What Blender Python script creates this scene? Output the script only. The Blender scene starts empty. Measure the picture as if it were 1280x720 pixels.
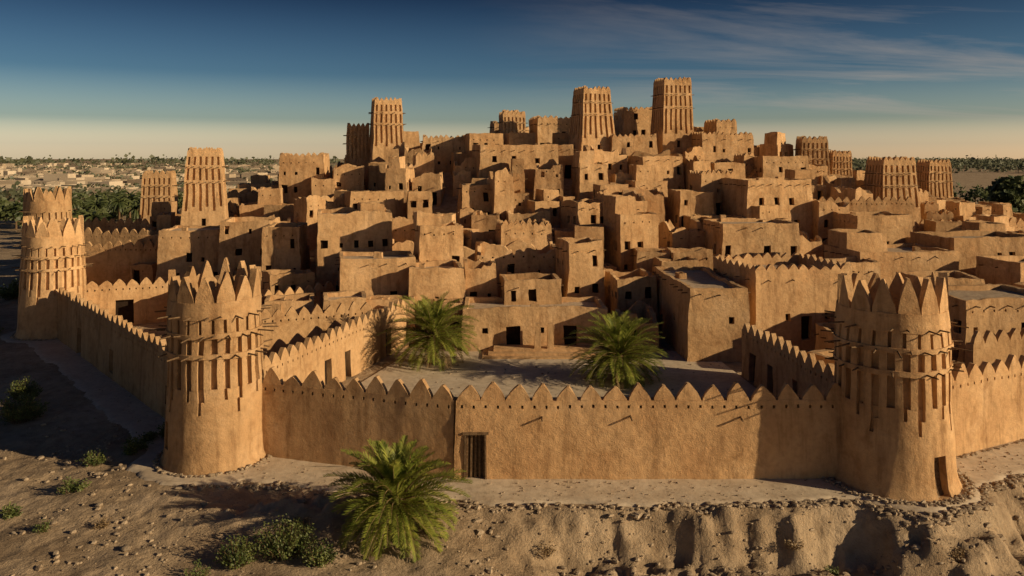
import bpy, bmesh, math, random
from mathutils import Vector, noise
random.seed(11)
R=random.random
def U(a,b): return a+(b-a)*R()
sc=bpy.context.scene
sc.view_settings.view_transform='Standard'; sc.view_settings.look='None'; sc.view_settings.exposure=0
# ------------------------------------------------------------ helpers
def sm(a,b,x):
    t=max(0.0,min(1.0,(x-a)/(b-a))); return t*t*(3-2*t)
def fbm(x,y,z=0.0,s=1.0,o=4): return noise.fractal(Vector((x*s,y*s,z*s)),1.0,2.0,o)
def dnoise(p,amp=0.07):
    n=noise.noise_vector(Vector((p[0]*.33,p[1]*.33,p[2]*.33)))
    m=noise.noise_vector(Vector((p[0]*1.5+7,p[1]*1.5,p[2]*1.5)))
    return (p[0]+n.x*amp+m.x*amp*.45,p[1]+n.y*amp+m.y*amp*.45,p[2]+n.z*amp*.8+m.z*amp*.45)
class MB:
    def __init__(s): s.v=[];s.f=[];s.m=[];s.k={}
    def vert(s,p):
        k=(round(p[0],3),round(p[1],3),round(p[2],3))
        i=s.k.get(k)
        if i is None:
            i=len(s.v); s.v.append((p[0],p[1],p[2])); s.k[k]=i
        return i
    def face(s,pts,mat=0):
        idx=[]
        for p in pts:
            i=s.vert(p)
            if i not in idx: idx.append(i)
        if len(idx)>2: s.f.append(idx); s.m.append(mat)
    def raw(s,pts,mat=0):
        b=len(s.v); s.v.extend(pts); s.f.append(list(range(b,b+len(pts)))); s.m.append(mat)
    def beam(s,p,q,r0,r1,mat,n=5):
        p=Vector(p);q=Vector(q);d=(q-p).normalized()
        a=d.orthogonal().normalized();b=d.cross(a)
        A=[];B=[]
        for i in range(n):
            t=2*math.pi*i/n; o=a*math.cos(t)+b*math.sin(t)
            A.append(tuple(p+o*r0));B.append(tuple(q+o*r1))
        for i in range(n):
            j=(i+1)%n; s.raw([A[i],A[j],B[j],B[i]],mat)
        s.raw(B,mat)
    def build(s,name,mats,amp=0.07,sharp=35,recalc=True):
        vs=[dnoise(p,amp) for p in s.v] if amp else s.v
        me=bpy.data.meshes.new(name); me.from_pydata(vs,[],s.f)
        for m in mats: me.materials.append(m)
        me.polygons.foreach_set('material_index',s.m)
        if sharp:
            bm=bmesh.new(); bm.from_mesh(me)
            if recalc: bmesh.ops.recalc_face_normals(bm,faces=bm.faces)
            lim=math.radians(sharp)
            for f in bm.faces: f.smooth=True
            for e in bm.edges:
                if len(e.link_faces)!=2 or e.calc_face_angle(0)>lim: e.smooth=False
            bm.to_mesh(me); bm.free()
        ob=bpy.data.objects.new(name,me); sc.collection.objects.link(ob); return ob
def brk(a,b,step,ed):
    ed=sorted(set(round(e,4) for e in ed if a+.02<e<b-.02))
    n=max(1,int(round((b-a)/step)))
    base=[a+(b-a)*i/n for i in range(1,n)]
    base=[x for x in base if all(abs(x-e)>.12 for e in ed)]
    return sorted([a,b]+ed+base)
def gridsurf(mb,S,Z,P,D,M,wrap=False):
    ns=len(S)-1;nz=len(Z)-1
    dm=[[D(.5*(S[i]+S[i+1]),.5*(Z[j]+Z[j+1]),i,j) for j in range(nz)] for i in range(ns)]
    for i in range(ns):
        for j in range(nz):
            d=dm[i][j][0];mt=dm[i][j][1]
            mb.face([P(S[i],Z[j],d),P(S[i+1],Z[j],d),P(S[i+1],Z[j+1],d),P(S[i],Z[j+1],d)],mt)
            if i>0 or wrap:
                e=dm[i-1][j][0]
                if abs(e-d)>1e-6: mb.face([P(S[i],Z[j],d),P(S[i],Z[j+1],d),P(S[i],Z[j+1],e),P(S[i],Z[j],e)],M)
            if j>0:
                e=dm[i][j-1][0]
                if abs(e-d)>1e-6: mb.face([P(S[i],Z[j],d),P(S[i+1],Z[j],d),P(S[i+1],Z[j],e),P(S[i],Z[j],e)],M)
MUD,ROOF,DARK,WOOD=0,1,2,3
TOOTH=[(-.5,0),(-.46,.22),(-.34,.48),(-.17,.78),(-.05,.97),(.05,.97),(.17,.78),(.34,.48),(.46,.22),(.5,0)]
def tooth(mb,L,s,w,z,h,d0,d1,lean=0):
    w*=U(.9,1.04);h*=U(.76,1.08);k=U(-.07,.07)
    if R()<.05: h*=.6
    F=[L(s+a*w+k*b,z+b*h,d0) for a,b in TOOTH];B=[L(s+a*w*.96+k*b,z+b*h,d1+.0) for a,b in TOOTH]
    mb.raw(F,MUD);mb.raw(B[::-1],MUD)
    for i in range(len(F)-1): mb.raw([F[i],F[i+1],B[i+1],B[i]],MUD)
def box(mb,cx,cy,w,d,rot,z0,z1,taper=.03,par=.6,th=.35,jag=.12,ops={},teeth=0,step=1.0,solid=False,sticks=(),tw=None,sides=(0,1,2,3)):
    hw,hd=w/2,d/2;c,sn=math.cos(rot),math.sin(rot)
    lens=[w,d,w,d]
    def loc(side,s):
        return [(-hw+s,-hd),(hw,-hd+s),(hw-s,hd),(-hw,hd-s)][side]
    nin=[(0,1),(-1,0),(0,-1),(1,0)]
    def W(lx,ly,z): return (cx+lx*c-ly*sn,cy+lx*sn+ly*c,z)
    def L(side,s,z,dp=0.0):
        lx,ly=loc(side,s);k=taper*(z-z0)
        lx*=(hw-min(k,hw*.6))/hw;ly*=(hd-min(k,hd*.6))/hd
        n=nin[side];return W(lx+n[0]*dp,ly+n[1]*dp,z)
    def jz(p):
        if not jag: return 0
        v=fbm(p[0],p[1],z1,.35,2)*jag*1.1+noise.noise(Vector((p[0]*1.9,p[1]*1.9,0)))*jag*.6
        if jag>.3:
            q=noise.noise(Vector((p[0]*.55+3,p[1]*.55,z1)))
            if q>.1: v-=jag*.9
            if q>.3: v-=jag*.9
            if q<-.3: v+=jag*.5
        return v
    for side in sides:
        o=ops.get(side,[])
        S=brk(0,lens[side],step,[e for q in o for e in q[:2]])
        Z=brk(z0,z1,step*1.1,[e for q in o for e in q[2:4]])
        def D(s,z,i,j):
            for q in o:
                if q[0]<s<q[1] and q[2]<z<q[3]: return (q[4],q[5])
            return (0.0,MUD)
        def P(s,z,dp,side=side):
            p=L(side,s,z,dp)
            if z>z1-.001: p=(p[0],p[1],p[2]+jz(p))
            return p
        gridsurf(mb,S,Z,P,D,MUD)
        if not solid:
            for i in range(len(S)-1):
                a=P(S[i],z1,0);b=P(S[i+1],z1,0)
                def inn(s):
                    lx,ly=loc(side,s);k=taper*(z1-z0)+th
                    lx*=(hw-k)/hw;ly*=(hd-k)/hd;return W(lx,ly,z1)
                a2=inn(S[i]);b2=inn(S[i+1])
                at=(a2[0],a2[1],a[2]-.02);bt=(b2[0],b2[1],b[2]-.02)
                mb.face([a,b,bt,at],MUD)
                zr=z1-par
                mb.face([at,bt,(b2[0],b2[1],zr-.1),(a2[0],a2[1],zr-.1)],MUD)
        if teeth:
            pt=teeth;n=max(1,int(round((lens[side]-taper*2*(z1-z0))/pt)));
            if solid and side!=0: continue
            for i in range(n):
                s=lens[side]*(i+.5)/n
                tooth(mb,lambda a,b,dd,side=side:L(side,a,b,dd),s,lens[side]/n*.98,z1-.06,(tw or teeth*.75),0.02,min(th,.4))
        for zs,pit,ln in sticks:
            n=int(lens[side]/pit)
            for i in range(n):
                s=lens[side]*(i+.5)/n+U(-.05,.05)
                if R()<.12: continue
                mb.beam(L(side,s,zs,.1),L(side,s,zs+U(-.06,.04),-ln*U(.7,1.1)),.06,.045,WOOD)
    if solid:
        n=max(1,int(w/1.0))
        for i in range(n):
            s0=w*i/n;s1=w*(i+1)/n
            mb.face([L(0,s0,z1),L(0,s1,z1),L(2,w-s1,z1),L(2,w-s0,z1)],MUD)
    else:
        k=taper*(z1-z0)+th-.06;zr=z1-par
        nx=max(1,int(w/2));ny=max(1,int(d/2))
        for i in range(nx):
            for j in range(ny):
                q=[]
                for a,b in((i,j),(i+1,j),(i+1,j+1),(i,j+1)):
                    lx=(-1+2*a/nx)*(hw-k);ly=(-1+2*b/ny)*(hd-k);q.append(W(lx,ly,zr))
                mb.face(q,ROOF)
    return L
# ------------------------------------------------------------ materials
def mat(name): 
    m=bpy.data.materials.new(name);m.use_nodes=True
    nt=m.node_tree;b=nt.nodes['Principled BSDF'];b.inputs['Roughness'].default_value=.92
    b.inputs['Specular IOR Level'].default_value=.12
    return m,nt,b
def ramp(nt,stops):
    r=nt.nodes.new('ShaderNodeValToRGB');e=r.color_ramp.elements
    while len(e)<len(stops): e.new(.5)
    for x,(p,c) in zip(e,stops): x.position=p;x.color=(*c,1)
    return r
def noi(nt,vec,scale,detail=5,rough=.6,dist=0):
    n=nt.nodes.new('ShaderNodeTexNoise');n.inputs['Scale'].default_value=scale;n.inputs['Detail'].default_value=detail
    n.inputs['Roughness'].default_value=rough;n.inputs['Distortion'].default_value=dist
    nt.links.new(vec,n.inputs['Vector']);return n
def mixc(nt,typ,fac,a,b):
    m=nt.nodes.new('ShaderNodeMix');m.data_type='RGBA';m.blend_type=typ
    for sock,val in((m.inputs[0],fac),(m.inputs[6],a),(m.inputs[7],b)):
        if hasattr(val,'is_output'): nt.links.new(val,sock)
        elif isinstance(val,(int,float)): sock.default_value=val
        else: sock.default_value=(*val,1)
    return m.outputs[2]
def earth(name,c0,c1,c2,sc1=.35,sc2=3.0,streak=True,bump=.5,bd=.06,objrand=True,sc3=14,con=1.0):
    m,nt,b=mat(name);g=nt.nodes.new('ShaderNodeNewGeometry').outputs['Position']
    n1=noi(nt,g,sc1,6,.65,.4);r=ramp(nt,[(.3,c0),(.52,c1),(.72,c2)]);nt.links.new(n1.outputs[0],r.inputs[0])
    n2=noi(nt,g,sc2,6,.6);r2=ramp(nt,[(.3,(1-.3*con,1-.32*con,1-.34*con)),(.5,(.97,.97,.97)),(.75,(1+.14*con,1+.13*con,1+.11*con))]);nt.links.new(n2.outputs[0],r2.inputs[0])
    col=mixc(nt,'MULTIPLY',1.0,r.outputs[0],r2.outputs[0])
    if streak:
        mp=nt.nodes.new('ShaderNodeMapping');mp.inputs['Scale'].default_value=(1.5,1.5,.2);nt.links.new(g,mp.inputs[0])
        n3=noi(nt,mp.outputs[0],1.0,6,.66);r3=ramp(nt,[(.34,(.52,.47,.43)),(.48,(.97,.97,.96)),(.7,(1.1,1.08,1.06))]);nt.links.new(n3.outputs[0],r3.inputs[0])
        col=mixc(nt,'MULTIPLY',.65,col,r3.outputs[0])
        n6=noi(nt,g,.55,8,.66,.8);r6=ramp(nt,[(.36,(.7,.64,.58)),(.45,(1,1,1))]);nt.links.new(n6.outputs[0],r6.inputs[0])
        col=mixc(nt,'MULTIPLY',.6,col,r6.outputs[0])
    if objrand:
        oi=nt.nodes.new('ShaderNodeObjectInfo');r4=ramp(nt,[(0,(.84,.82,.8)),(.5,(1,.98,.96)),(1,(1.12,1.12,1.12))]);nt.links.new(oi.outputs['Random'],r4.inputs[0])
        col=mixc(nt,'MULTIPLY',1.0,col,r4.outputs[0])
    nt.links.new(col,b.inputs['Base Color'])
    n4=noi(nt,g,sc3,7,.7);n5=noi(nt,g,1.6,5,.6)
    ad=nt.nodes.new('ShaderNodeMath');ad.operation='MULTIPLY_ADD';nt.links.new(n5.outputs[0],ad.inputs[0]);ad.inputs[1].default_value=2.6;nt.links.new(n4.outputs[0],ad.inputs[2])
    bp=nt.nodes.new('ShaderNodeBump');bp.inputs['Strength'].default_value=bump;bp.inputs['Distance'].default_value=bd
    nt.links.new(ad.outputs[0],bp.inputs['Height']);nt.links.new(bp.outputs[0],b.inputs['Normal'])
    return m
M_mud=earth('mud_plaster',(.46,.275,.14),(.55,.35,.185),(.62,.415,.24),bump=.55,bd=.08,con=.6)
M_roof=earth('mud_roof',(.42,.31,.215),(.5,.385,.275),(.57,.46,.345),streak=False)
M_ground=earth('sandy_ground',(.27,.19,.12),(.40,.295,.195),(.52,.395,.275),sc1=.16,sc2=1.4,streak=False,bump=.8,bd=.12,objrand=False,sc3=9)
M_path=earth('packed_path',(.50,.39,.28),(.58,.47,.35),(.64,.53,.41),sc1=.5,sc2=2.5,streak=False,bump=.4,bd=.04,objrand=False,con=.7)
M_stone=earth('rubble_stone',(.26,.19,.13),(.39,.3,.21),(.52,.41,.3),sc1=1.6,sc2=5,streak=False,objrand=False)
def flat(name,c,c2,s=4,rough=.9,zs=1):
    m,nt,b=mat(name);g=nt.nodes.new('ShaderNodeNewGeometry').outputs['Position']
    n=noi(nt,g,s,4);r=ramp(nt,[(.35,c),(.65,c2)]);nt.links.new(n.outputs[0],r.inputs[0]);nt.links.new(r.outputs[0],b.inputs['Base Color']);b.inputs['Roughness'].default_value=rough
    return m
M_dark=flat('painted_interior_shade',(.018,.011,.007),(.032,.02,.013))  # near-black backing of shallow openings, painted to stand for unlit rooms behind
M_wood=flat('weathered_wood',(.09,.055,.03),(.2,.13,.075),9)
def leafmat(name,c,c2,s,tr=.25):
    m,nt,b=mat(name);g=nt.nodes.new('ShaderNodeNewGeometry').outputs['Position']
    n=noi(nt,g,s,3);r=ramp(nt,[(.35,c),(.65,c2)]);nt.links.new(n.outputs[0],r.inputs[0]);nt.links.new(r.outputs[0],b.inputs['Base Color'])
    b.inputs['Roughness'].default_value=.5;b.inputs['Specular IOR Level'].default_value=.35
    t=nt.nodes.new('ShaderNodeBsdfTranslucent');nt.links.new(r.outputs[0],t.inputs[0])
    mx=nt.nodes.new('ShaderNodeMixShader');mx.inputs[0].default_value=tr
    nt.links.new(b.outputs[0],mx.inputs[1]);nt.links.new(t.outputs[0],mx.inputs[2])
    nt.links.new(mx.outputs[0],nt.nodes['Material Output'].inputs[0]);return m
M_frond=leafmat('palm_leaf',(.13,.175,.025),(.36,.37,.07),2.0,.35)
M_dead=leafmat('dry_leaf',(.2,.13,.065),(.32,.22,.11),3)
M_leaf=leafmat('shrub_leaf',(.06,.085,.02),(.16,.18,.05),1.5)
M_tree=leafmat('tree_leaf',(.05,.068,.024),(.11,.125,.044),.25)
M_far=leafmat('hazed_distant_leaf',(.07,.08,.045),(.12,.125,.07),.05)  # aerial haze put into the colour: paler than the nearer trees
M_white=flat('distant_plaster',(.34,.26,.18),(.52,.43,.33),.02)
HM=[M_mud,M_roof,M_dark,M_wood]
# ------------------------------------------------------------ terrain
POLY=[(-600,420),(-110,170),(-62,108),(-43.9,77),(-16.7,45.8),(-3,41.9),(20,42.2),(45,55),(110,78),(700,120)]
TWR=[(-16.7,45.3),(20,42.4),(-43.9,77)]
def ypoly(x):
    for a,b in zip(POLY,POLY[1:]):
        if a[0]<=x<=b[0]: return a[1]+(b[1]-a[1])*(x-a[0])/(b[0]-a[0])
    return 420 if x<0 else 120
def outd(x,y):
    ds=1e9
    for a,b in zip(POLY,POLY[1:]):
        dx,dy=b[0]-a[0],b[1]-a[1];t=max(0,min(1,((x-a[0])*dx+(y-a[1])*dy)/(dx*dx+dy*dy)))
        ds=min(ds,math.hypot(x-a[0]-t*dx,y-a[1]-t*dy))
    if y>=ypoly(x): ds=-ds
    for cx,cy in TWR: ds=min(ds,math.hypot(x-cx,y-cy)-1.4) if ds>0 else ds
    return ds
def hill(x,y):
    q=math.hypot((x-10)/95,(y-135)/62);s=max(0,min(1,(q-.1)/.9));return 17*(1-s*s*(3-2*s))
def gz(x,y):
    far=sm(200,500,math.hypot(x,y))
    z=hill(x,y)+fbm(x,y,0,.01,3)*1.2*far
    if abs(x)<300 and y<200:
        d=outd(x,y)
        if d>0:
            R_=sm(-4,5,x)
            drop=.45+1.7*R_
            wob=fbm(x,y,3,.35,3)*1.1
            k=sm(3.1,5.2+3.5*(1-R_),d+wob*sm(2.6,4,d))
            z-=drop*k
            a=sm(3.0,4.4,d)
            r1=1-abs(noise.noise(Vector((x*1.1+3,y*.7,5))))*2
            z+=a*(fbm(x,y,1,.25,3)*(.22+.22*R_)+r1*.22*R_+fbm(x,y,8,1.5,4)*(.06+.17*R_)+fbm(x,y,12,4.5,3)*(.035+.05*R_))
            z+=.55*math.exp(-(((x+9)/5.0)**2+((y-38.3)/1.0)**2))*a*(1+fbm(x,y,9,1.2,3))
            z-=.03
        else: z+=-.03+fbm(x,y,2,.5,3)*.06
    return z
def axis(lo,hi,step):
    return [lo+step*i for i in range(int((hi-lo)/step)+1)]
def grow(start,step,end,g):
    r=[];x=start;sg=1 if end>start else -1
    while (x-end)*sg<0: step*=g;x+=sg*step;r.append(x)
    return r
xs=sorted(grow(-33,.3,-6500,1.12))+axis(-33,33,.2)+grow(33,.3,6500,1.12)
ys=sorted(grow(29,.4,-1500,1.3))+axis(29,48,.17)+grow(48,.25,9000,1.06)
nx=len(xs)
vs=[(x,y,gz(x,y)) for y in ys for x in xs]
fs=[[j*nx+i,j*nx+i+1,(j+1)*nx+i+1,(j+1)*nx+i] for j in range(len(ys)-1) for i in range(nx-1)]
me=bpy.data.meshes.new('ground');me.from_pydata(vs,[],fs);me.materials.append(M_ground)
me.polygons.foreach_set('use_smooth',[True]*len(fs))
sc.collection.objects.link(bpy.data.objects.new('ground',me))
mb=MB();st=.28
nxp=int(120/st)
cache={}
def pd(i,j):
    if (i,j) not in cache:
        x=-52+i*st;y=38+j*st;cache[(i,j)]=outd(x,y)
    return cache[(i,j)]
def pp(i,j):
    x=-52+i*st;y=38+j*st;d=pd(i,j);wd=2.8+fbm(x,y,4,.4,3)*.6
    t=sm(wd-.1,wd+.4,d)
    return (x,y,(.05+fbm(x,y,6,.6,2)*.03)*(1-t)+(gz(x,y)-.3)*t if t>0 else .05+fbm(x,y,6,.6,2)*.03)
for i in range(nxp):
    x=-52+i*st
    for j in range(int(55/st)):
        y=38+j*st
        if abs(y-ypoly(x))>9: continue
        d=[pd(a,b) for a,b in((i,j),(i+1,j),(i+1,j+1),(i,j+1))]
        if min(d)<4.0 and max(d)>-.4 and max(d)<4.4: mb.face([pp(i,j),pp(i+1,j),pp(i+1,j+1),pp(i,j+1)],0)
mb.build('dirt_path',[M_path],amp=0,sharp=60)
# ------------------------------------------------------------ perimeter walls
def wall(name,p0,p1,h,z0=-1.2,th=.85,tp=1.25,thh=.95,ops=[],holes=True,step=.6):
    dx,dy=p1[0]-p0[0],p1[1]-p0[1];ln=math.hypot(dx,dy);rot=math.atan2(dy,dx)
    o=list(ops)
    if holes:
        n=int(ln/.62)
        for i in range(n):
            s=ln*(i+.5)/n
            if any(q[0]-.15<s<q[1]+.15 and q[3]>h-.5 for q in ops): continue
            o.append((s-.06,s+.06,h-.42,h-.25,.25,DARK))
    mb=MB()
    cx=(p0[0]+p1[0])/2-math.sin(rot)*th/2;cy=(p0[1]+p1[1])/2+math.cos(rot)*th/2
    L=box(mb,cx,cy,ln,th,rot,z0,h,taper=.02,ops={0:o},teeth=tp,tw=thh,step=step,solid=True,jag=0)
    for q in ops:
        if q[5]==WOOD:
            a,b,c,d=q[:4]
            for k in range(5):
                s=a+(b-a)*(k+.5)/5
                mb.beam(L(0,s,c+.05,.22),L(0,s,d-.05,.22),.07,.07,WOOD,4)
            mb.beam(L(0,a-.15,d+.08,-.02),L(0,b+.15,d+.08,-.02),.09,.09,WOOD,4)
            mb.beam(L(0,a,c,-.01),L(0,a,d,-.01),.06,.06,WOOD,4);mb.beam(L(0,b,c,-.01),L(0,b,d,-.01),.06,.06,WOOD,4)
    return mb,L,name
def fin(t): return t[0].build(t[2],HM,amp=.085)
fin(wall('perimeter_wall',(-16.7,45.9),(-2.98,41.9),4.1))
t=wall('perimeter_wall',(-3.02,41.85),(20.3,41.9),4.12,ops=[(.55,1.65,0,2.35,.3,WOOD)])
for s in (4.5,9.2,15): t[0].beam(t[1](0,s,3.3,.1),t[1](0,s,3.22,-.45),.06,.05,WOOD)
fin(t)
fin(wall('perimeter_wall',(20.5,42.9),(46,55.6),4.25))
fin(wall('perimeter_wall',(46,55.6),(112,79),4.25))
fin(wall('perimeter_wall',(-43.9,76.5),(-16.9,45.3),4.05,ops=[(10,11.3,0,2.3,.35,DARK),(20,21.1,.5,2.2,.35,DARK),(33,33.9,1,2.2,.35,DARK)]))
fin(wall('perimeter_wall',(-62,108),(-44.2,77.5),4.0))
fin(wall('courtyard_wall',(-15.8,49),(-9.4,72),3.6,ops=[(9,10,0,2.2,.4,DARK),(12.2,13.1,0,2.1,.4,DARK),(19.5,20.6,0,2.3,.4,DARK)],tp=1.1,thh=.8))
fin(wall('courtyard_wall',(17.6,62),(19.6,45),3.6,ops=[(1.4,2.6,0,2.2,.4,DARK),(4.6,5.5,0,2.1,.4,DARK),(8.5,9.2,1.2,2.1,.4,DARK)],tp=1.1,thh=.8))
fin(wall('courtyard_wall',(-43.5,79),(-25,86.5),3.9,ops=[(4,5.7,0,2.5,.5,DARK),(9.3,11,0,2.5,.5,DARK),(14.5,15.3,0,2.2,.4,DARK)],tp=1.2,thh=.8))
fin(wall('courtyard_wall',(-25,71),(-17.4,79.5),3.9,tp=1.1,thh=.8))
fin(wall('courtyard_wall',(-21.5,64.5),(-11.8,69),3.8,tp=1.1,thh=.8))
fin(wall('courtyard_wall',(-57,97),(-37,97),6.0,z0=-1,tp=1.2))
fin(wall('courtyard_wall',(-58,104),(-42,103),6.9,z0=-1,tp=1.2))
fin(wall('courtyard_wall',(-60,112),(-44,110),7.6,z0=-1,tp=1.2))
fin(wall('courtyard_wall',(33,57.5),(47,63),3.4,tp=1.2,holes=False))
fin(wall('courtyard_wall',(50,101),(78,104),8.2,tp=1.2))
fin(wall('courtyard_wall',(33,99.5),(50,99.5),11.4,z0=3,tp=1.0,thh=.7))
# ------------------------------------------------------------ towers
def round_tower(name,cx,cy,rb,rt,H,doors=(),zb=-1.2,ng=24,ph=0):
    mb=MB();nseg=ng*4;zt=H-1.75;k=H/10.8
    S=[2*math.pi*i/nseg for i in range(nseg+1)]
    A0,A00,A1,A2=3.1*k,3.8*k,4.4*k,6.0*k;B0,B1=6.25*k,7.1*k;C0,C1=7.35*k,8.1*k
    Z=sorted(set([zb,0,.4,.8,1.6,2.4,A0,A00,A1,A2,B0,B1,C0,C1,zt,5.2]+[z for q in doors for z in q[2:4]]))
    def P(a,z,d):
        a=a%(2*math.pi)
        if abs(a-2*math.pi)<1e-6:a=0
        f=max(0,z)/zt;r=rb+(rt-rb)*f**.85+(.2*max(0,1-max(z,0)/.8)**2)-d
        return (cx+r*math.sin(a),cy-r*math.cos(a),z)
    def D(a,z,i,j):
        for q in doors:
            if q[0]<a<q[1] and q[2]<z<q[3]: return (.4,q[4])
        g=i%4==0;col=i//4
        if A1<z<A2: return (.26 if (g or i%4==1) else -.02,MUD)
        if A00<z<A1: return (.2 if (g and col%3!=1) or (i%4==1 and col%3==0) else 0,MUD)
        if A0<z<A00: return (.16 if (g and col%3==0) else 0,MUD)
        if A2<z<B0: return (-.1,MUD)
        if B0<z<B1: return (.22 if (g or i%4==1) else -.05,MUD)
        if B1<z<C0: return (-.14,MUD)
        if C0<z<C1: return (.2 if g else -.07,MUD)
        if z>C1: return (-.1,MUD)
        return (0,MUD)
    gridsurf(mb,S,Z,P,D,MUD,wrap=True)
    for i in range(nseg):
        a=P(S[i],zt,-.1);b=P(S[i+1],zt,-.1);a2=P(S[i],zt,.38);b2=P(S[i+1],zt,.38)
        zf=zt-.9
        mb.face([a,b,b2,a2],MUD);mb.face([a2,b2,(b2[0],b2[1],zf),(a2[0],a2[1],zf)],MUD)
        mb.face([(cx,cy,zf+.02),(b2[0],b2[1],zf),(a2[0],a2[1],zf)],ROOF)
    nt=14
    for i in range(nt):
        a=2*math.pi*(i+.3+ph)/nt
        tooth(mb,lambda s,z,d,a=a:P(a+s/rt,z,d),0,2*math.pi*rt/nt*.99,zt-.05,1.8,-.1,.28)
    for zs,n,ln in((A2+.13,22,.7),(B1+.13,24,.85),(C1+.15,20,.7)):
        for i in range(n):
            if R()<.12: continue
            a=2*math.pi*(i+U(.3,.7))/n;mb.beam(P(a,zs,.1),P(a+U(-.05,.05),zs+U(-.1,.08),-.12-ln*U(.35,1.2)),.055,.035,WOOD)
    return mb.build(name,HM,amp=.1,sharp=28)
TP=2*math.pi
round_tower('corner_tower',-16.7,45.3,2.75,2.4,10.8,doors=[(TP-1.0,TP-.78,1.0,2.5,DARK)])
round_tower('corner_tower',20,42.4,3.1,2.6,10.8,doors=[(.26,.52,.05,2.1,WOOD)],ph=.4)
round_tower('corner_tower',-43.9,77,3.1,2.5,11.2)
round_tower('corner_tower',-60.6,105,3.1,2.7,13.0)
def sq_tower(name,cx,cy,hb,ht,zb,top,rot=0):
    mb=MB();H=top-.6-zb;w=hb*2;tp=(hb-ht)/H
    o=[];n=6
    bands=[(zb+H*.44,zb+H*.70),(zb+H*.73,zb+H*.84),(zb+H*.87,zb+H*.95)]
    for bi,(a,b) in enumerate(bands):
        for i in range(n):
            s=w*(i+.5)/n;aa=a+(H*.04 if (i%2 and bi==0) else 0);o.append((s-w*.035,s+w*.035,aa,b,.28,MUD))
    o.append((w*.5-.3,w*.5+.3,zb+H*.3,zb+H*.37,.3,DARK))
    box(mb,cx,cy,w,w,rot,zb,top-.6,taper=tp,par=1.2,th=.4,jag=.05,ops={0:o,1:o,2:o,3:o},teeth=.72,tw=.62,step=1.2,
        sticks=[(zb+H*.715,.9,.6),(zb+H*.855,.9,.6)] )
    return mb.build(name,HM,amp=.11)
for a in [(11.9,120,3.1,2.1,14,27.4,.3),(24.9,125,2.8,2.2,14,29.2,.2),(-19.5,125,2.6,2.1,13,26.1,.3),(-24.3,127,2.0,1.7,12,22.3,.2),
          (-40,105,3.0,2.0,4,18.2,.25),(-51.7,118,2.5,1.9,3,15,0.2),(46.6,125,2.4,1.9,9,20.2,-.1),(49.4,105,2.9,2.1,5,17,.1),(65.5,125,2.3,1.7,6,16.6,.1),
          (.0,129,2.0,1.8,15,24.2,0.2),(52,128,1.7,1.5,9,18,0)]:
    sq_tower('mudbrick_tower',*a)
# ------------------------------------------------------------ houses
def rops(ln,z0,z1,door,dens=1.0):
    o=[];zg=z0
    n=max(1,int(ln/1.45));h=z1-zg
    rows=[]
    if h>7.5: rows=[zg+1.2,zg+3.6,zg+6.0]
    elif h>4.6: rows=[zg+1.2,zg+3.3]
    elif h>2: rows=[zg+h*.42]
    dslot=random.randrange(n) if door else -1
    for ri,rz in enumerate(rows):
        if rz+1.2>z1-.4: continue
        zz=rz+U(-.1,.2)
        for i in range(n):
            s=ln*(i+.5)/n+U(-.1,.1)
            if ri==0 and i==dslot: continue
            if R()<.58*dens:
                w=U(.5,.85);hh=U(.65,1.15)
                if R()<.25: w*=.5;hh*=.5
                o.append((s-w/2,s+w/2,zz,zz+hh,.4,DARK))
    if door and h>2.6:
        s=ln*(dslot+.5)/n;o.append((s-.5,s+.5,zg-.3,zg+2.0,.45,DARK))
    if R()<.35:
        for i in range(int(ln/1.1)):
            s=.6+i*1.1
            if s<ln-.4 and all(not(q[0]-.2<s<q[1]+.2 and q[3]>z1-1.15) for q in o): o.append((s-.08,s+.08,z1-1.0,z1-.82,.25,DARK))
    return o
occ=[]
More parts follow.
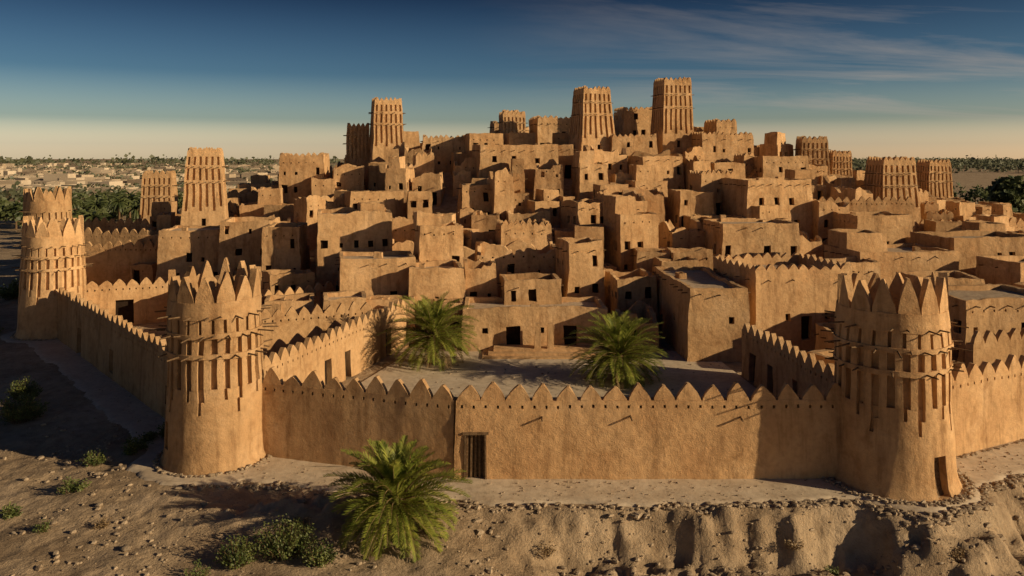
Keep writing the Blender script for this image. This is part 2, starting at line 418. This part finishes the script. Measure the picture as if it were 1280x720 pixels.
def house(cx,cy,w,d,rot,zt,base=None,teeth=0,jag=.12,par=None,up=None,ann=None,ops=None,dens=1.0,stairs=False):
    g=hill(cx,cy-d/2) if base is None else base
    z0=g-2.0;mb=MB();par=U(.4,.8) if par is None else par
    def OP(w_,d_,zg,z1,door): return {0:rops(w_,zg,z1,door,dens),1:rops(d_,zg,z1,False,dens),3:rops(d_,zg,z1,False,dens)}
    o=ops if ops is not None else OP(w,d,g,zt,True)
    st=[]
    if R()<.45: st=[(zt-par-.15,U(1.2,2.2),.5)]
    box(mb,cx,cy,w,d,rot,z0,zt,taper=U(.015,.05),par=par,jag=jag,ops=o,teeth=teeth,tw=.55 if teeth else None,sticks=st,step=.6)
    zr=zt-par;c,s=math.cos(rot),math.sin(rot)
    def wp(lx,ly): return cx+lx*c-ly*s,cy+lx*s+ly*c
    if up:
        fw,fd,ox,oy,h=up;w2,d2=w*fw,d*fd
        a,b=wp(ox*(w-w2)/2*.9,oy*(d-d2)/2*.9)
        box(mb,a,b,w2,d2,rot+.01,zr-.15,zr+h,par=U(.3,.6),jag=jag,ops=OP(w2,d2,zr,zr+h,R()<.5),teeth=teeth,tw=.55 if teeth else None,step=.6)
    if ann:
        side,w2,d2,h=ann
        bx,by=[(U(-.3,.3)*w,-d/2-d2/2+.3),(w/2+w2/2-.3,U(-.3,.3)*d),(0,0),(-w/2-w2/2+.3,U(-.3,.3)*d)][side]
        ax,ay=wp(bx,by);gg=hill(ax,ay)
        box(mb,ax,ay,w2,d2,rot-.015,gg-2,gg+h,par=U(.3,.9),jag=jag*1.4,ops=OP(w2,d2,gg,gg+h,R()<.5),step=.6)
    if stairs:
        n=8;sg=random.choice((-1,1));hh=min(3.0,zr-g)
        for i in range(n):
            ax,ay=wp(sg*(-w*.35+i*.34),-d/2-.45);box(mb,ax,ay,.345,1.1,rot,g-1.5,g+hh*(i+1)/n,taper=0,solid=True,jag=0,step=2)
    for _ in range(random.choice((0,0,1,2))):
        a,b=wp(U(-.3,.3)*w,U(-.3,.3)*d);q=U(.4,.9);box(mb,a,b,q,q*U(.8,1.6),rot+U(-.3,.3),zr-.2,zr+U(.25,.8),par=.15,th=.12,jag=.06,step=.5)
    mb.build('mudbrick_house',HM,amp=.17)
    occ.append((cx,cy,w,d))
def HF(x0,x1,yf,dep,zt,**k):
    house((x0+x1)/2,yf+dep/2,x1-x0,dep,k.pop('rot',.1),zt,**k)
D_=lambda s,w,h,z=0:(s-w/2,s+w/2,z,z+h,.45,DARK)
HF(-4.5,8.4,70,6,3.7,base=0,rot=.03,ops={0:[D_(4.5,1.25,2.1),D_(9.6,1.25,2.1),D_(2,.5,.5,1.5),D_(7,.45,.5,1.4)]},jag=.15)
HF(-10.4,-4.7,75,6,6.4,base=0,jag=.25,rot=.2)
HF(-10.2,-5.0,80.5,5,10.0,base=0,dens=1.3,jag=.3,up=(.5,.6,-.9,1,1.6),rot=.25)
HF(-1.1,4.6,74.5,4.5,5.5,base=0,jag=.2)
HF(4.7,8.8,78,5,8.6,base=0,jag=.2,dens=1.3,rot=.2)
HF(-4,4.9,83,5,7.4,jag=.55,par=1.8)
HF(-5.0,-1.3,77,4,6.6,base=0,jag=.5,par=1.5)
HF(9.5,13.8,76,6,5.4,base=0,jag=.3)
HF(14,19.6,66,14,6.0,base=0,rot=.04,ops={0:[D_(4,.5,.6,3)],3:[D_(4,1.1,2.1),D_(9,.6,.7,2.5)]},jag=.06,par=.35)
HF(19.9,29.6,70,9,7.0,base=0,teeth=1.05,rot=.2,ops={0:[D_(5,1.0,2.0,.9),D_(3.2,.5,.6,2.6),D_(7,.5,.6,2.6)]},jag=.03)
HF(33,43.8,78,8,7.6,base=0,par=.4,up=(.4,.5,-.9,.8,2))
HF(33.3,43,61.5,7,6.0,base=0,par=.4,rot=.2)
HF(44.2,55,82,8,8.6)
HF(45,56,66,7,5.6,base=0)
HF(27.3,37,98,8,14.1,par=.5,rot=.22,ops={0:[D_(2,.7,.9,11),D_(4.2,.7,.9,11),D_(6.4,.7,.9,11),D_(3,.8,.8,8.4),D_(7,.8,.8,8.4)]})
HF(22.5,31.5,88,7,9.6,par=.35)
HF(38.9,46.2,92,7,10.2)
HF(-21.6,-13.5,85,8,11.0,dens=1.4,up=(.35,.4,.9,.9,1.2),jag=.25,rot=.25)
HF(-17.2,-9.6,76,7,7.2,par=.4,jag=.06,rot=.2)
HF(-27.5,-22.8,86,7,9.3)
HF(-41.6,-34,93,7,8.4,par=.3)
HF(-34,-28,92,7,9.5)
HF(-5.5,6,110,8,18.6,par=.7,rot=.2,ops={0:[D_(2.2,.7,.8,16.2),D_(5.0,.7,.8,16.2),D_(8.4,.7,.8,16.0)]})
HF(-32.9,-26.5,112,7,17.0,teeth=.8)
HF(3.2,10.4,128,7,23.0,teeth=.8,rot=.2)
HF(17.2,23.0,130,6,24.6,teeth=.8,jag=.3,rot=.2)
HF(26.9,36,120,8,20.2,teeth=.8,up=(.4,.5,.5,.5,2.6),rot=.25)
HF(35,42,114,7,17)
HF(14,21,117,7,19.8,teeth=.8)
HF(-14,-7,121,7,19.8,teeth=.8)
def clash(x,y,w,d):
    for a in occ:
        if abs(x-a[0])<(w+a[2])*.36 and abs(y-a[1])<(d+a[3])*.36: return True
    return False
tw=[(11.9,120),(24.9,125),(-19.5,125),(-24.3,127),(-40,105),(-51.7,118),(46.6,125),(49.4,105),(65.5,125)]
y=73.0
while y<150:
    x=-58+U(0,3)
    while x<90:
        px,py=x+U(-1.1,1.1),y+U(-1.4,1.4);w,d=U(3.0,5.8),U(3.2,5.6)
        if R()<.12: w*=1.4
        x+=U(3.6,5.1)
        if px<-23 and py<88: continue
        if px<-46+ -(py-90)*.12 or py<ypoly(px)+6: continue
        if px<-34 and py<99: continue
        if clash(px,py,w,d): continue
        if any(abs(px-a)<4.2 and -4<b-py<5.5 for a,b in tw): continue
        h=U(2.4,5.4)*(.8 if py>118 else 1)
        if R()<.12: h+=2.2
        ruin=R()<.42
        up=(U(.4,.7),U(.45,.75),random.choice((-1,0,1)),random.choice((-.6,1,1)),U(1.8,2.6)) if (R()<.36 and not ruin) else None
        ann=(random.choice((0,0,1,3)),U(1.8,3.4),U(1.8,3.0),U(1.5,3.0)) if R()<.5 else None
        house(px,py,w,d,U(-.12,.42) if R()<.85 else U(-.4,.7),hill(px,py)+h,jag=U(.35,.8) if ruin else U(.08,.28),par=U(1.0,2.4) if ruin else U(.3,.7),
              up=up,ann=ann,teeth=.75 if (R()<.12 and not ruin) else 0,stairs=R()<.15)
    y+=4.2
for px,py,w,d,h in [(52,73,7,6,5),(60,77,8,7,6),(70,82,9,7,5.5),(62,88,8,6,7),(52,90,7,6,8),(80,86,8,6,5),(31,67,4.5,5,3.6),(27,63,5,5,3.4),(24,56,5,5,3.0),(38,71.5,6,5,6.4),(59,70.5,6,5,4.4),(49,77,7,5,7.2),(72,92,8,7,6)]:
    house(px,py,w,d,U(-.1,.35),h,base=0,up=(.45,.5,1,1,2) if R()<.4 else None,jag=.12)
for px,py,w,d,h in [(-24.5,67.5,5,4,2.6),(-20,72.5,4.5,4,4.2),(-15,71.8,4,4,4.6),(-31,81,5,5,3.8)]:
    house(px,py,w,d,U(0,.4),h,base=0,jag=.2)
mb=MB()
for i,(h,dd) in enumerate(((.16,3.4),(.32,2.6),(.48,1.8))):
    box(mb,3.0,70-dd/2+.2,11-i*.9,dd,0,-.3,h,taper=.02,solid=True,jag=0)
for px in (2.2,3.3): box(mb,px,68.9,.6,.6,0,0,2.6,taper=.03,solid=True,jag=0)
mb.build('courtyard_steps',HM,amp=.05)
# paved courtyard floor, a pale sheet just above the ground
mb=MB()
for i in range(28):
    for j in range(24):
        q=[]
        for a,b in((i,j),(i+1,j),(i+1,j+1),(i,j+1)):
            yy=43.6+b*1.08;t=(yy-45)/24;x0=-15.2+6.4*t;x1=18.6-1.6*t
            xx=x0+(x1-x0)*a/28;q.append((xx,yy,.06+fbm(xx,yy,6,.5,2)*.02))
        mb.face(q,0)
mb.build('courtyard_pavement',[M_path],amp=0,sharp=60)
# ------------------------------------------------------------ rubble
def rock(mb,x,y,z,r):
    t=U(0,6.28);ax=(U(.8,1.5),U(.7,1.1),U(.5,.85))
    P=[]
    for k,(zz,rr) in enumerate(((-.7,.65),(.1,1.0),(.75,.6))):
        for i in range(6):
            a=i*math.pi/3+k*.4;q=r*rr*U(.78,1.15);lx=math.cos(a)*q*ax[0];ly=math.sin(a)*q*ax[1]
            P.append((x+lx*math.cos(t)-ly*math.sin(t),y+lx*math.sin(t)+ly*math.cos(t),z+zz*r*ax[2]*U(.85,1.1)))
    b=len(mb.v);mb.v.extend(P)
    for k in range(2):
        for i in range(6): j=(i+1)%6;mb.f.append([b+k*6+i,b+k*6+j,b+k*6+6+j,b+k*6+6+i]);mb.m.append(0)
    mb.f.append([b+12+i for i in range(6)]);mb.m.append(0)
mb=MB();c=0
while c<6500:
    x=U(-34,36);y=U(29,52);d=outd(x,y)
    if d<3.1: continue
    dn=noise.noise(Vector((x*.35,y*.35,2)))+.25+(.35 if x>-2 else -.05)
    if R()>dn: c+=.2;continue
    r=.03+.15*R()**4+ (.16 if R()<.014 else 0);rock(mb,x,y,gz(x,y)+r*.15,r);c+=1
for i in range(500):
    x=U(-9,17);y=U(46,68);r=.03+.08*R()**3;rock(mb,x,y,.07+r*.1,r)
for i in range(700):
    x=U(-30,30);d=U(.3,2.9);yy=ypoly(x)-d
    if outd(x,yy)>.3: r=.02+.05*R()**2;rock(mb,x,yy,.055+r*.2,r)
mb.build('rubble_stones',[M_stone],amp=0,sharp=40)
mb=MB()
for cx,cy,rr,n in((-16.7,45.3,3.1,95),(20,42.4,3.5,110),(20,42.4,3.75,110),(-43.9,77,3.4,90)):
    for i in range(n):
        a=TP*i/n+U(-.02,.02);q=rr+U(-.08,.1);rock(mb,cx+q*math.cos(a),cy+q*math.sin(a),.07+U(0,.05),U(.08,.16))
for i in range(1300):
    x=U(-17,34);lo,hi=30.0,ypoly(x)
    for _ in range(22):
        m_=.5*(lo+hi)
        if outd(x,m_)>2.95+fbm(x,m_,4,.4,3)*.5: lo=m_
        else: hi=m_
    if x<8 and R()<.7: continue
    yy=lo+U(-.45,.15);rock(mb,x,yy,max(gz(x,yy),-.3)+U(-.04,.06),U(.06,.19))
for i in range(260):
    x=U(22,45);yy=42.9+(x-20.5)*.498
    rock(mb,x+U(-.1,.1),yy-.25+U(-.1,.1),.06,U(.07,.15))
mb.build('stone_edging',[M_stone],amp=0,sharp=40)
# ------------------------------------------------------------ palms
def palm(x,y,trunk,L,n,seed):
    random.seed(seed);mb=MB();z=gz(x,y)-.1
    segs=max(3,int(trunk/.22));pr=None
    for i in range(segs+1):
        zz=z+trunk*i/segs;r=.36-.06*i/segs+(.05 if i%2 else -.02);ring=[(x+r*math.cos(a*TP/10),y+r*math.sin(a*TP/10),zz) for a in range(10)]
        if pr:
            for a in range(10): b=(a+1)%10;mb.raw([pr[a],pr[b],ring[b],ring[a]],2)
        pr=ring
    for i in range(int(trunk*28)):
        a=U(0,TP);zz=z+U(.1,trunk);mb.beam((x+.3*math.cos(a),y+.3*math.sin(a),zz),(x+.5*math.cos(a),y+.5*math.sin(a),zz+.22),.07,.03,2,4)
    top=Vector((x,y,z+trunk))
    for k in range(n):
        f=k/n;el=math.radians(84-112*f**.9+U(-7,7));az=k*2.39996+U(-.2,.2)
        ln=L*U(.82,1.12)*(.82+.2*math.sin(math.pi*min(1,f*1.2)));dead=f>.94
        p=top+Vector((math.cos(az)*.15,math.sin(az)*.15,U(-.1,.2)-.3*f));N=15;st=ln/N;e=el;pts=[p.copy()]
        drp=math.radians(U(2.6,5.0))*(1-.2*f)
        tws=U(-.05,.05)
        for i in range(N):
            e-=drp*(.3+1.6*i/N)*max(.2,math.cos(e*.6));az+=tws*.3
            p=p+Vector((math.cos(az)*math.cos(e),math.sin(az)*math.cos(e),math.sin(e)))*st;pts.append(p.copy())
        for i in range(N):
            if i%2==0: mb.beam(pts[i],pts[min(N,i+2)],.035*(1-i/N)+.008,.035*(1-(i+2)/N)*.9+.008,1,3)
        nl=40
        for i in range(nl):
            t=.1+.9*(i+.5)/nl;q=t*N;a=min(N-1,int(q));b=pts[a].lerp(pts[a+1],q-a);dr=(pts[a+1]-pts[a]).normalized()
            sd=dr.cross(Vector((0,0,1)));sd=sd.normalized() if sd.length>.05 else Vector((1,0,0));upv=sd.cross(dr)
            ll=L*.17*(math.sin(math.pi*(.12+.83*t))**.6)*U(.8,1.15)
            for sg in(-1,1):
                dv=(sd*sg*.62+dr*.75+upv*(.38+U(-.2,.2))).normalized()
                wv=(dr*.8-sd*sg*.3).normalized()*.024;mid=b+dv*ll*.5;e2=b+dv*ll-Vector((0,0,ll*.1))
                mb.raw([tuple(b-wv*.6),tuple(mid-wv),tuple(e2),tuple(mid+wv),tuple(b+wv*.6)],1 if dead else 0)
    mb.build('date_palm',[M_frond,M_dead,M_wood],amp=0,sharp=0)
palm(-6.4,65.5,2.5,4.0,130,1);palm(8.0,60.5,2.1,3.9,130,2);palm(-5.3,36.6,1.6,3.15,145,3)
random.seed(5)
def shrub(name,x,y,w,h,n,mat_,ls=.11):
    mb=MB();z=gz(x,y)
    for s in range(int(n/16)):
        a=U(0,TP);rr=math.sqrt(R())*w/2;tp=Vector((x+rr*math.cos(a),y+rr*math.sin(a)*.8,z+h*U(.4,1.05)*(1-.45*(2*rr/w)**2)))
        b=Vector((x+rr*.35*math.cos(a),y+rr*.35*math.sin(a),z-.05));mb.beam(b,tp,.015,.005,1,3)
        for i in range(16):
            t=U(.3,1.05);p=b.lerp(tp,t)+Vector((U(-1,1),U(-1,1),U(-1,1)))*.12
            d=Vector((U(-1,1),U(-1,1),U(-.2,1))).normalized()*ls*U(.7,1.5);o=d.orthogonal().normalized()*ls*.28
            mb.raw([tuple(p),tuple(p+d*.5+o),tuple(p+d),tuple(p+d*.5-o)],0)
    mb.build(name,[mat_,M_wood],amp=0,sharp=0)
shrub('green_shrub',-9.9,35.0,2.8,1.5,3200,M_leaf)
shrub('green_shrub',-11.7,34.2,1.8,1.2,1500,M_leaf)
shrub('green_shrub',-8.2,34.2,1.5,.9,1100,M_leaf)
shrub('green_shrub',-32.0,52.5,3.0,1.9,2600,M_leaf,.14)
shrub('green_shrub',-34.5,57,2.4,1.5,1600,M_leaf,.14)
for i in range(16): shrub('green_shrub',U(-66,-50),U(74,98),U(1.5,3.8),U(1,2.4),800,M_leaf,.25)
for i in range(9): shrub('green_shrub',U(-34,-20),U(36,50),U(.8,1.8),U(.5,1),500,M_leaf,.12)
for i in range(22): shrub('dry_shrub',U(-28,30),U(31,37.5),U(.5,1.3),U(.3,.7),300,M_dead if i%3 else M_leaf,.09)
# ------------------------------------------------------------ distant vegetation and town
def tree(mb,x,y,h,w,n,z=None):
    z=gz(x,y)
    mb.beam((x,y,z-.2),(x,y,z+h*.5),h*.035,h*.02,1,5)
    cl=[]
    for i in range(7):
        a=U(0,TP);r=w*.32*math.sqrt(R());c=Vector((x+r*math.cos(a),y+r*math.sin(a),z+h*U(.35,.85)));cl.append((c,w*U(.16,.28)))
        mb.beam((x,y,z+h*.35),c,h*.015,.02,1,3)
    for i in range(n):
        c,r=random.choice(cl);d=Vector((random.gauss(0,1),random.gauss(0,1),random.gauss(0,.8))).normalized()*r*U(.5,1.1)
        p=c+d;a=Vector((U(-1,1),U(-1,1),U(-1,1))).normalized()*w*.06*U(.6,1.5);b=a.orthogonal()*U(.5,.9)
        mb.raw([tuple(p-a),tuple(p+b),tuple(p+a),tuple(p-b)],0)
def farpalm(mb,x,y,h):
    z=gz(x,y);mb.beam((x,y,z-.2),(x+U(-.4,.4),y,z+h),.3,.22,1,6)
    for k in range(34):
        az=U(0,TP);e=math.radians(U(-35,75));p=Vector((x,y,z+h));s=3.2/5
        for i in range(5):
            q=p+Vector((math.cos(az)*math.cos(e),math.sin(az)*math.cos(e),math.sin(e)))*s
            sd=Vector((-math.sin(az),math.cos(az),0))*.32*(1-i*.15)
            for sg in(-1,1): mb.raw([tuple(p),tuple(q),tuple(q+sd*sg-Vector((0,0,.25))),tuple(p+sd*sg-Vector((0,0,.2)))],0)
            p=q;e-=.32
mb=MB()
for i in range(34): tree(mb,U(-130,-86),U(175,250),U(5,7.5),U(6,10),190)
for i in range(18): farpalm(mb,U(-128,-75),U(150,215),U(4,8.5))
for i in range(26): tree(mb,U(128,200),U(200,260),U(7,10),U(8,12),170)
for px,py,h,w_ in ((128,206,12.5,12),(136,210,11,12),(121,196,9,9),(146,215,12,13)): tree(mb,px,py,h,w_,900)
for px,py in ((124,188),(131,194),(118,182)): farpalm(mb,px,py,8)
mb.build('tree_grove',[M_tree,M_wood],amp=0,sharp=0)
mb=MB()
for i in range(900):
    y=280*math.exp(U(0,2.1));s=y/300
    x=U(-.75,-.2)*y
    if fbm(x,y*.35,0,.006,2)<.04: continue
    tree(mb,x,y,U(2.5,5),U(6,11)*(1+.3*s),24)
for i in range(1500):
    y=U(850,2800);x=U(.3,.85)*y
    if fbm(x,y*.4,5,.004,2)<-.2: continue
    tree(mb,x,y,U(5,9),U(12,18)*(1+y/1200),20)
for i in range(240):
    y=U(1800,3800);x=U(-.8,.8)*y;tree(mb,x,y,U(4,7),U(40,90),26)
mb.build('distant_trees',[M_far,M_wood],amp=0,sharp=0)
mb=MB()
for i in range(460):
    y=330*math.exp(U(0,1.8));x=U(-.78,-.22)*y;w,d,h=U(6,17),U(6,12),U(2.4,4.4);z=gz(x,y)
    if R()<.06: h+=3
    a=U(-.3,.3);box(mb,x,y,w,d,a,z-1,z+h,taper=0,par=.5,jag=0,step=6,ops={0:[(1.5+k*2.6,2.4+k*2.6,z+1.0,z+1.9,.3,DARK) for k in range(int(w/3.2))]})
for i in range(110):
    y=330*math.exp(U(0,1.4));x=U(-.78,-.25)*y;ln=U(20,60);z=gz(x,y);box(mb,x,y,ln,.5,U(-.2,.2),z-1,z+1.6,taper=0,solid=True,jag=0,step=20)
mb.build('distant_town',[M_white,M_white,M_dark,M_wood],amp=0,sharp=30)
# ------------------------------------------------------------ light, sky, camera
A=math.radians(20);E=math.radians(18)
Sd=Vector((math.cos(E)*math.cos(A),-math.cos(E)*math.sin(A),math.sin(E)))
sl=bpy.data.lights.new('sun','SUN');sl.energy=5;sl.angle=math.radians(.5);sl.color=(1,.78,.475)
so=bpy.data.objects.new('sun',sl);sc.collection.objects.link(so);so.rotation_euler=Sd.to_track_quat('Z','Y').to_euler()
w=bpy.data.worlds.new('World');sc.world=w;w.use_nodes=True;nt=w.node_tree
bg=nt.nodes['Background'];bg.inputs[1].default_value=.08
sky=nt.nodes.new('ShaderNodeTexSky');sky.sky_type='NISHITA';sky.sun_disc=False;sky.sun_elevation=E;sky.sun_rotation=math.atan2(Sd.x,Sd.y)
sky.dust_density=2.0;sky.air_density=1.0;sky.ozone_density=2.0
tc=nt.nodes.new('ShaderNodeTexCoord');sp=nt.nodes.new('ShaderNodeSeparateXYZ');nt.links.new(tc.outputs['Generated'],sp.inputs[0])
K=8.0
rp=ramp(nt,[(p,tuple(v/K for v in c)) for p,c in [(0.0,(7.4,5.6,4.4)),(.015,(4.3,3.6,3.2)),(.045,(1.25,1.36,1.42)),(.1,(.36,.56,.76)),(.2,(.075,.13,.23))]]);nt.links.new(sp.outputs[2],rp.inputs[0])
col=mixc(nt,'MULTIPLY',1.0,sky.outputs[0],rp.outputs[0]);col=mixc(nt,'MULTIPLY',1.0,col,(K,K,K))
ad2=nt.nodes.new('ShaderNodeMath');ad2.operation='MAXIMUM';nt.links.new(sp.outputs[2],ad2.inputs[0]);ad2.inputs[1].default_value=.0
ad3=nt.nodes.new('ShaderNodeMath');ad3.operation='ADD';nt.links.new(ad2.outputs[0],ad3.inputs[0]);ad3.inputs[1].default_value=.12
dv=nt.nodes.new('ShaderNodeVectorMath');dv.operation='DIVIDE';nt.links.new(tc.outputs['Generated'],dv.inputs[0])
cb=nt.nodes.new('ShaderNodeCombineXYZ')
for i in range(3): nt.links.new(ad3.outputs[0],cb.inputs[i])
nt.links.new(cb.outputs[0],dv.inputs[1])
mp=nt.nodes.new('ShaderNodeMapping');mp.inputs['Rotation'].default_value=(0,0,-.35);mp.inputs['Scale'].default_value=(.35,1.0,0);mp.inputs['Location'].default_value=(.4,.9,0);nt.links.new(dv.outputs[0],mp.inputs[0])
cn=noi(nt,mp.outputs[0],1.1,9,.6,.7);cr=ramp(nt,[(.47,(0,0,0)),(.78,(1,1,1))]);nt.links.new(cn.outputs[0],cr.inputs[0])
mr=nt.nodes.new('ShaderNodeMapRange');mr.interpolation_type='SMOOTHSTEP';nt.links.new(sp.outputs[0],mr.inputs[0]);mr.inputs[1].default_value=-.1;mr.inputs[2].default_value=.5;mr.inputs[3].default_value=.0;mr.inputs[4].default_value=.85
mr2=nt.nodes.new('ShaderNodeMapRange');nt.links.new(sp.outputs[2],mr2.inputs[0]);mr2.inputs[1].default_value=.01;mr2.inputs[2].default_value=.07
mu=nt.nodes.new('ShaderNodeMath');mu.operation='MULTIPLY';nt.links.new(cr.outputs[0],mu.inputs[0]);nt.links.new(mr.outputs[0],mu.inputs[1])
mu2=nt.nodes.new('ShaderNodeMath');mu2.operation='MULTIPLY';nt.links.new(mu.outputs[0],mu2.inputs[0]);nt.links.new(mr2.outputs[0],mu2.inputs[1])
col=mixc(nt,'MIX',mu2.outputs[0],col,(5.6,4.6,3.8))
nt.links.new(col,bg.inputs[0])
cam=bpy.data.cameras.new('camera');co=bpy.data.objects.new('camera',cam);sc.collection.objects.link(co);sc.camera=co
co.location=(0,0,16.8);co.rotation_euler=(math.radians(90),0,0);cam.lens=28.27;cam.sensor_width=36;cam.shift_y=-.1273;cam.clip_end=20000;cam.clip_start=.1
print('faces',sum(len(o.data.polygons) for o in bpy.data.objects if o.type=='MESH'))
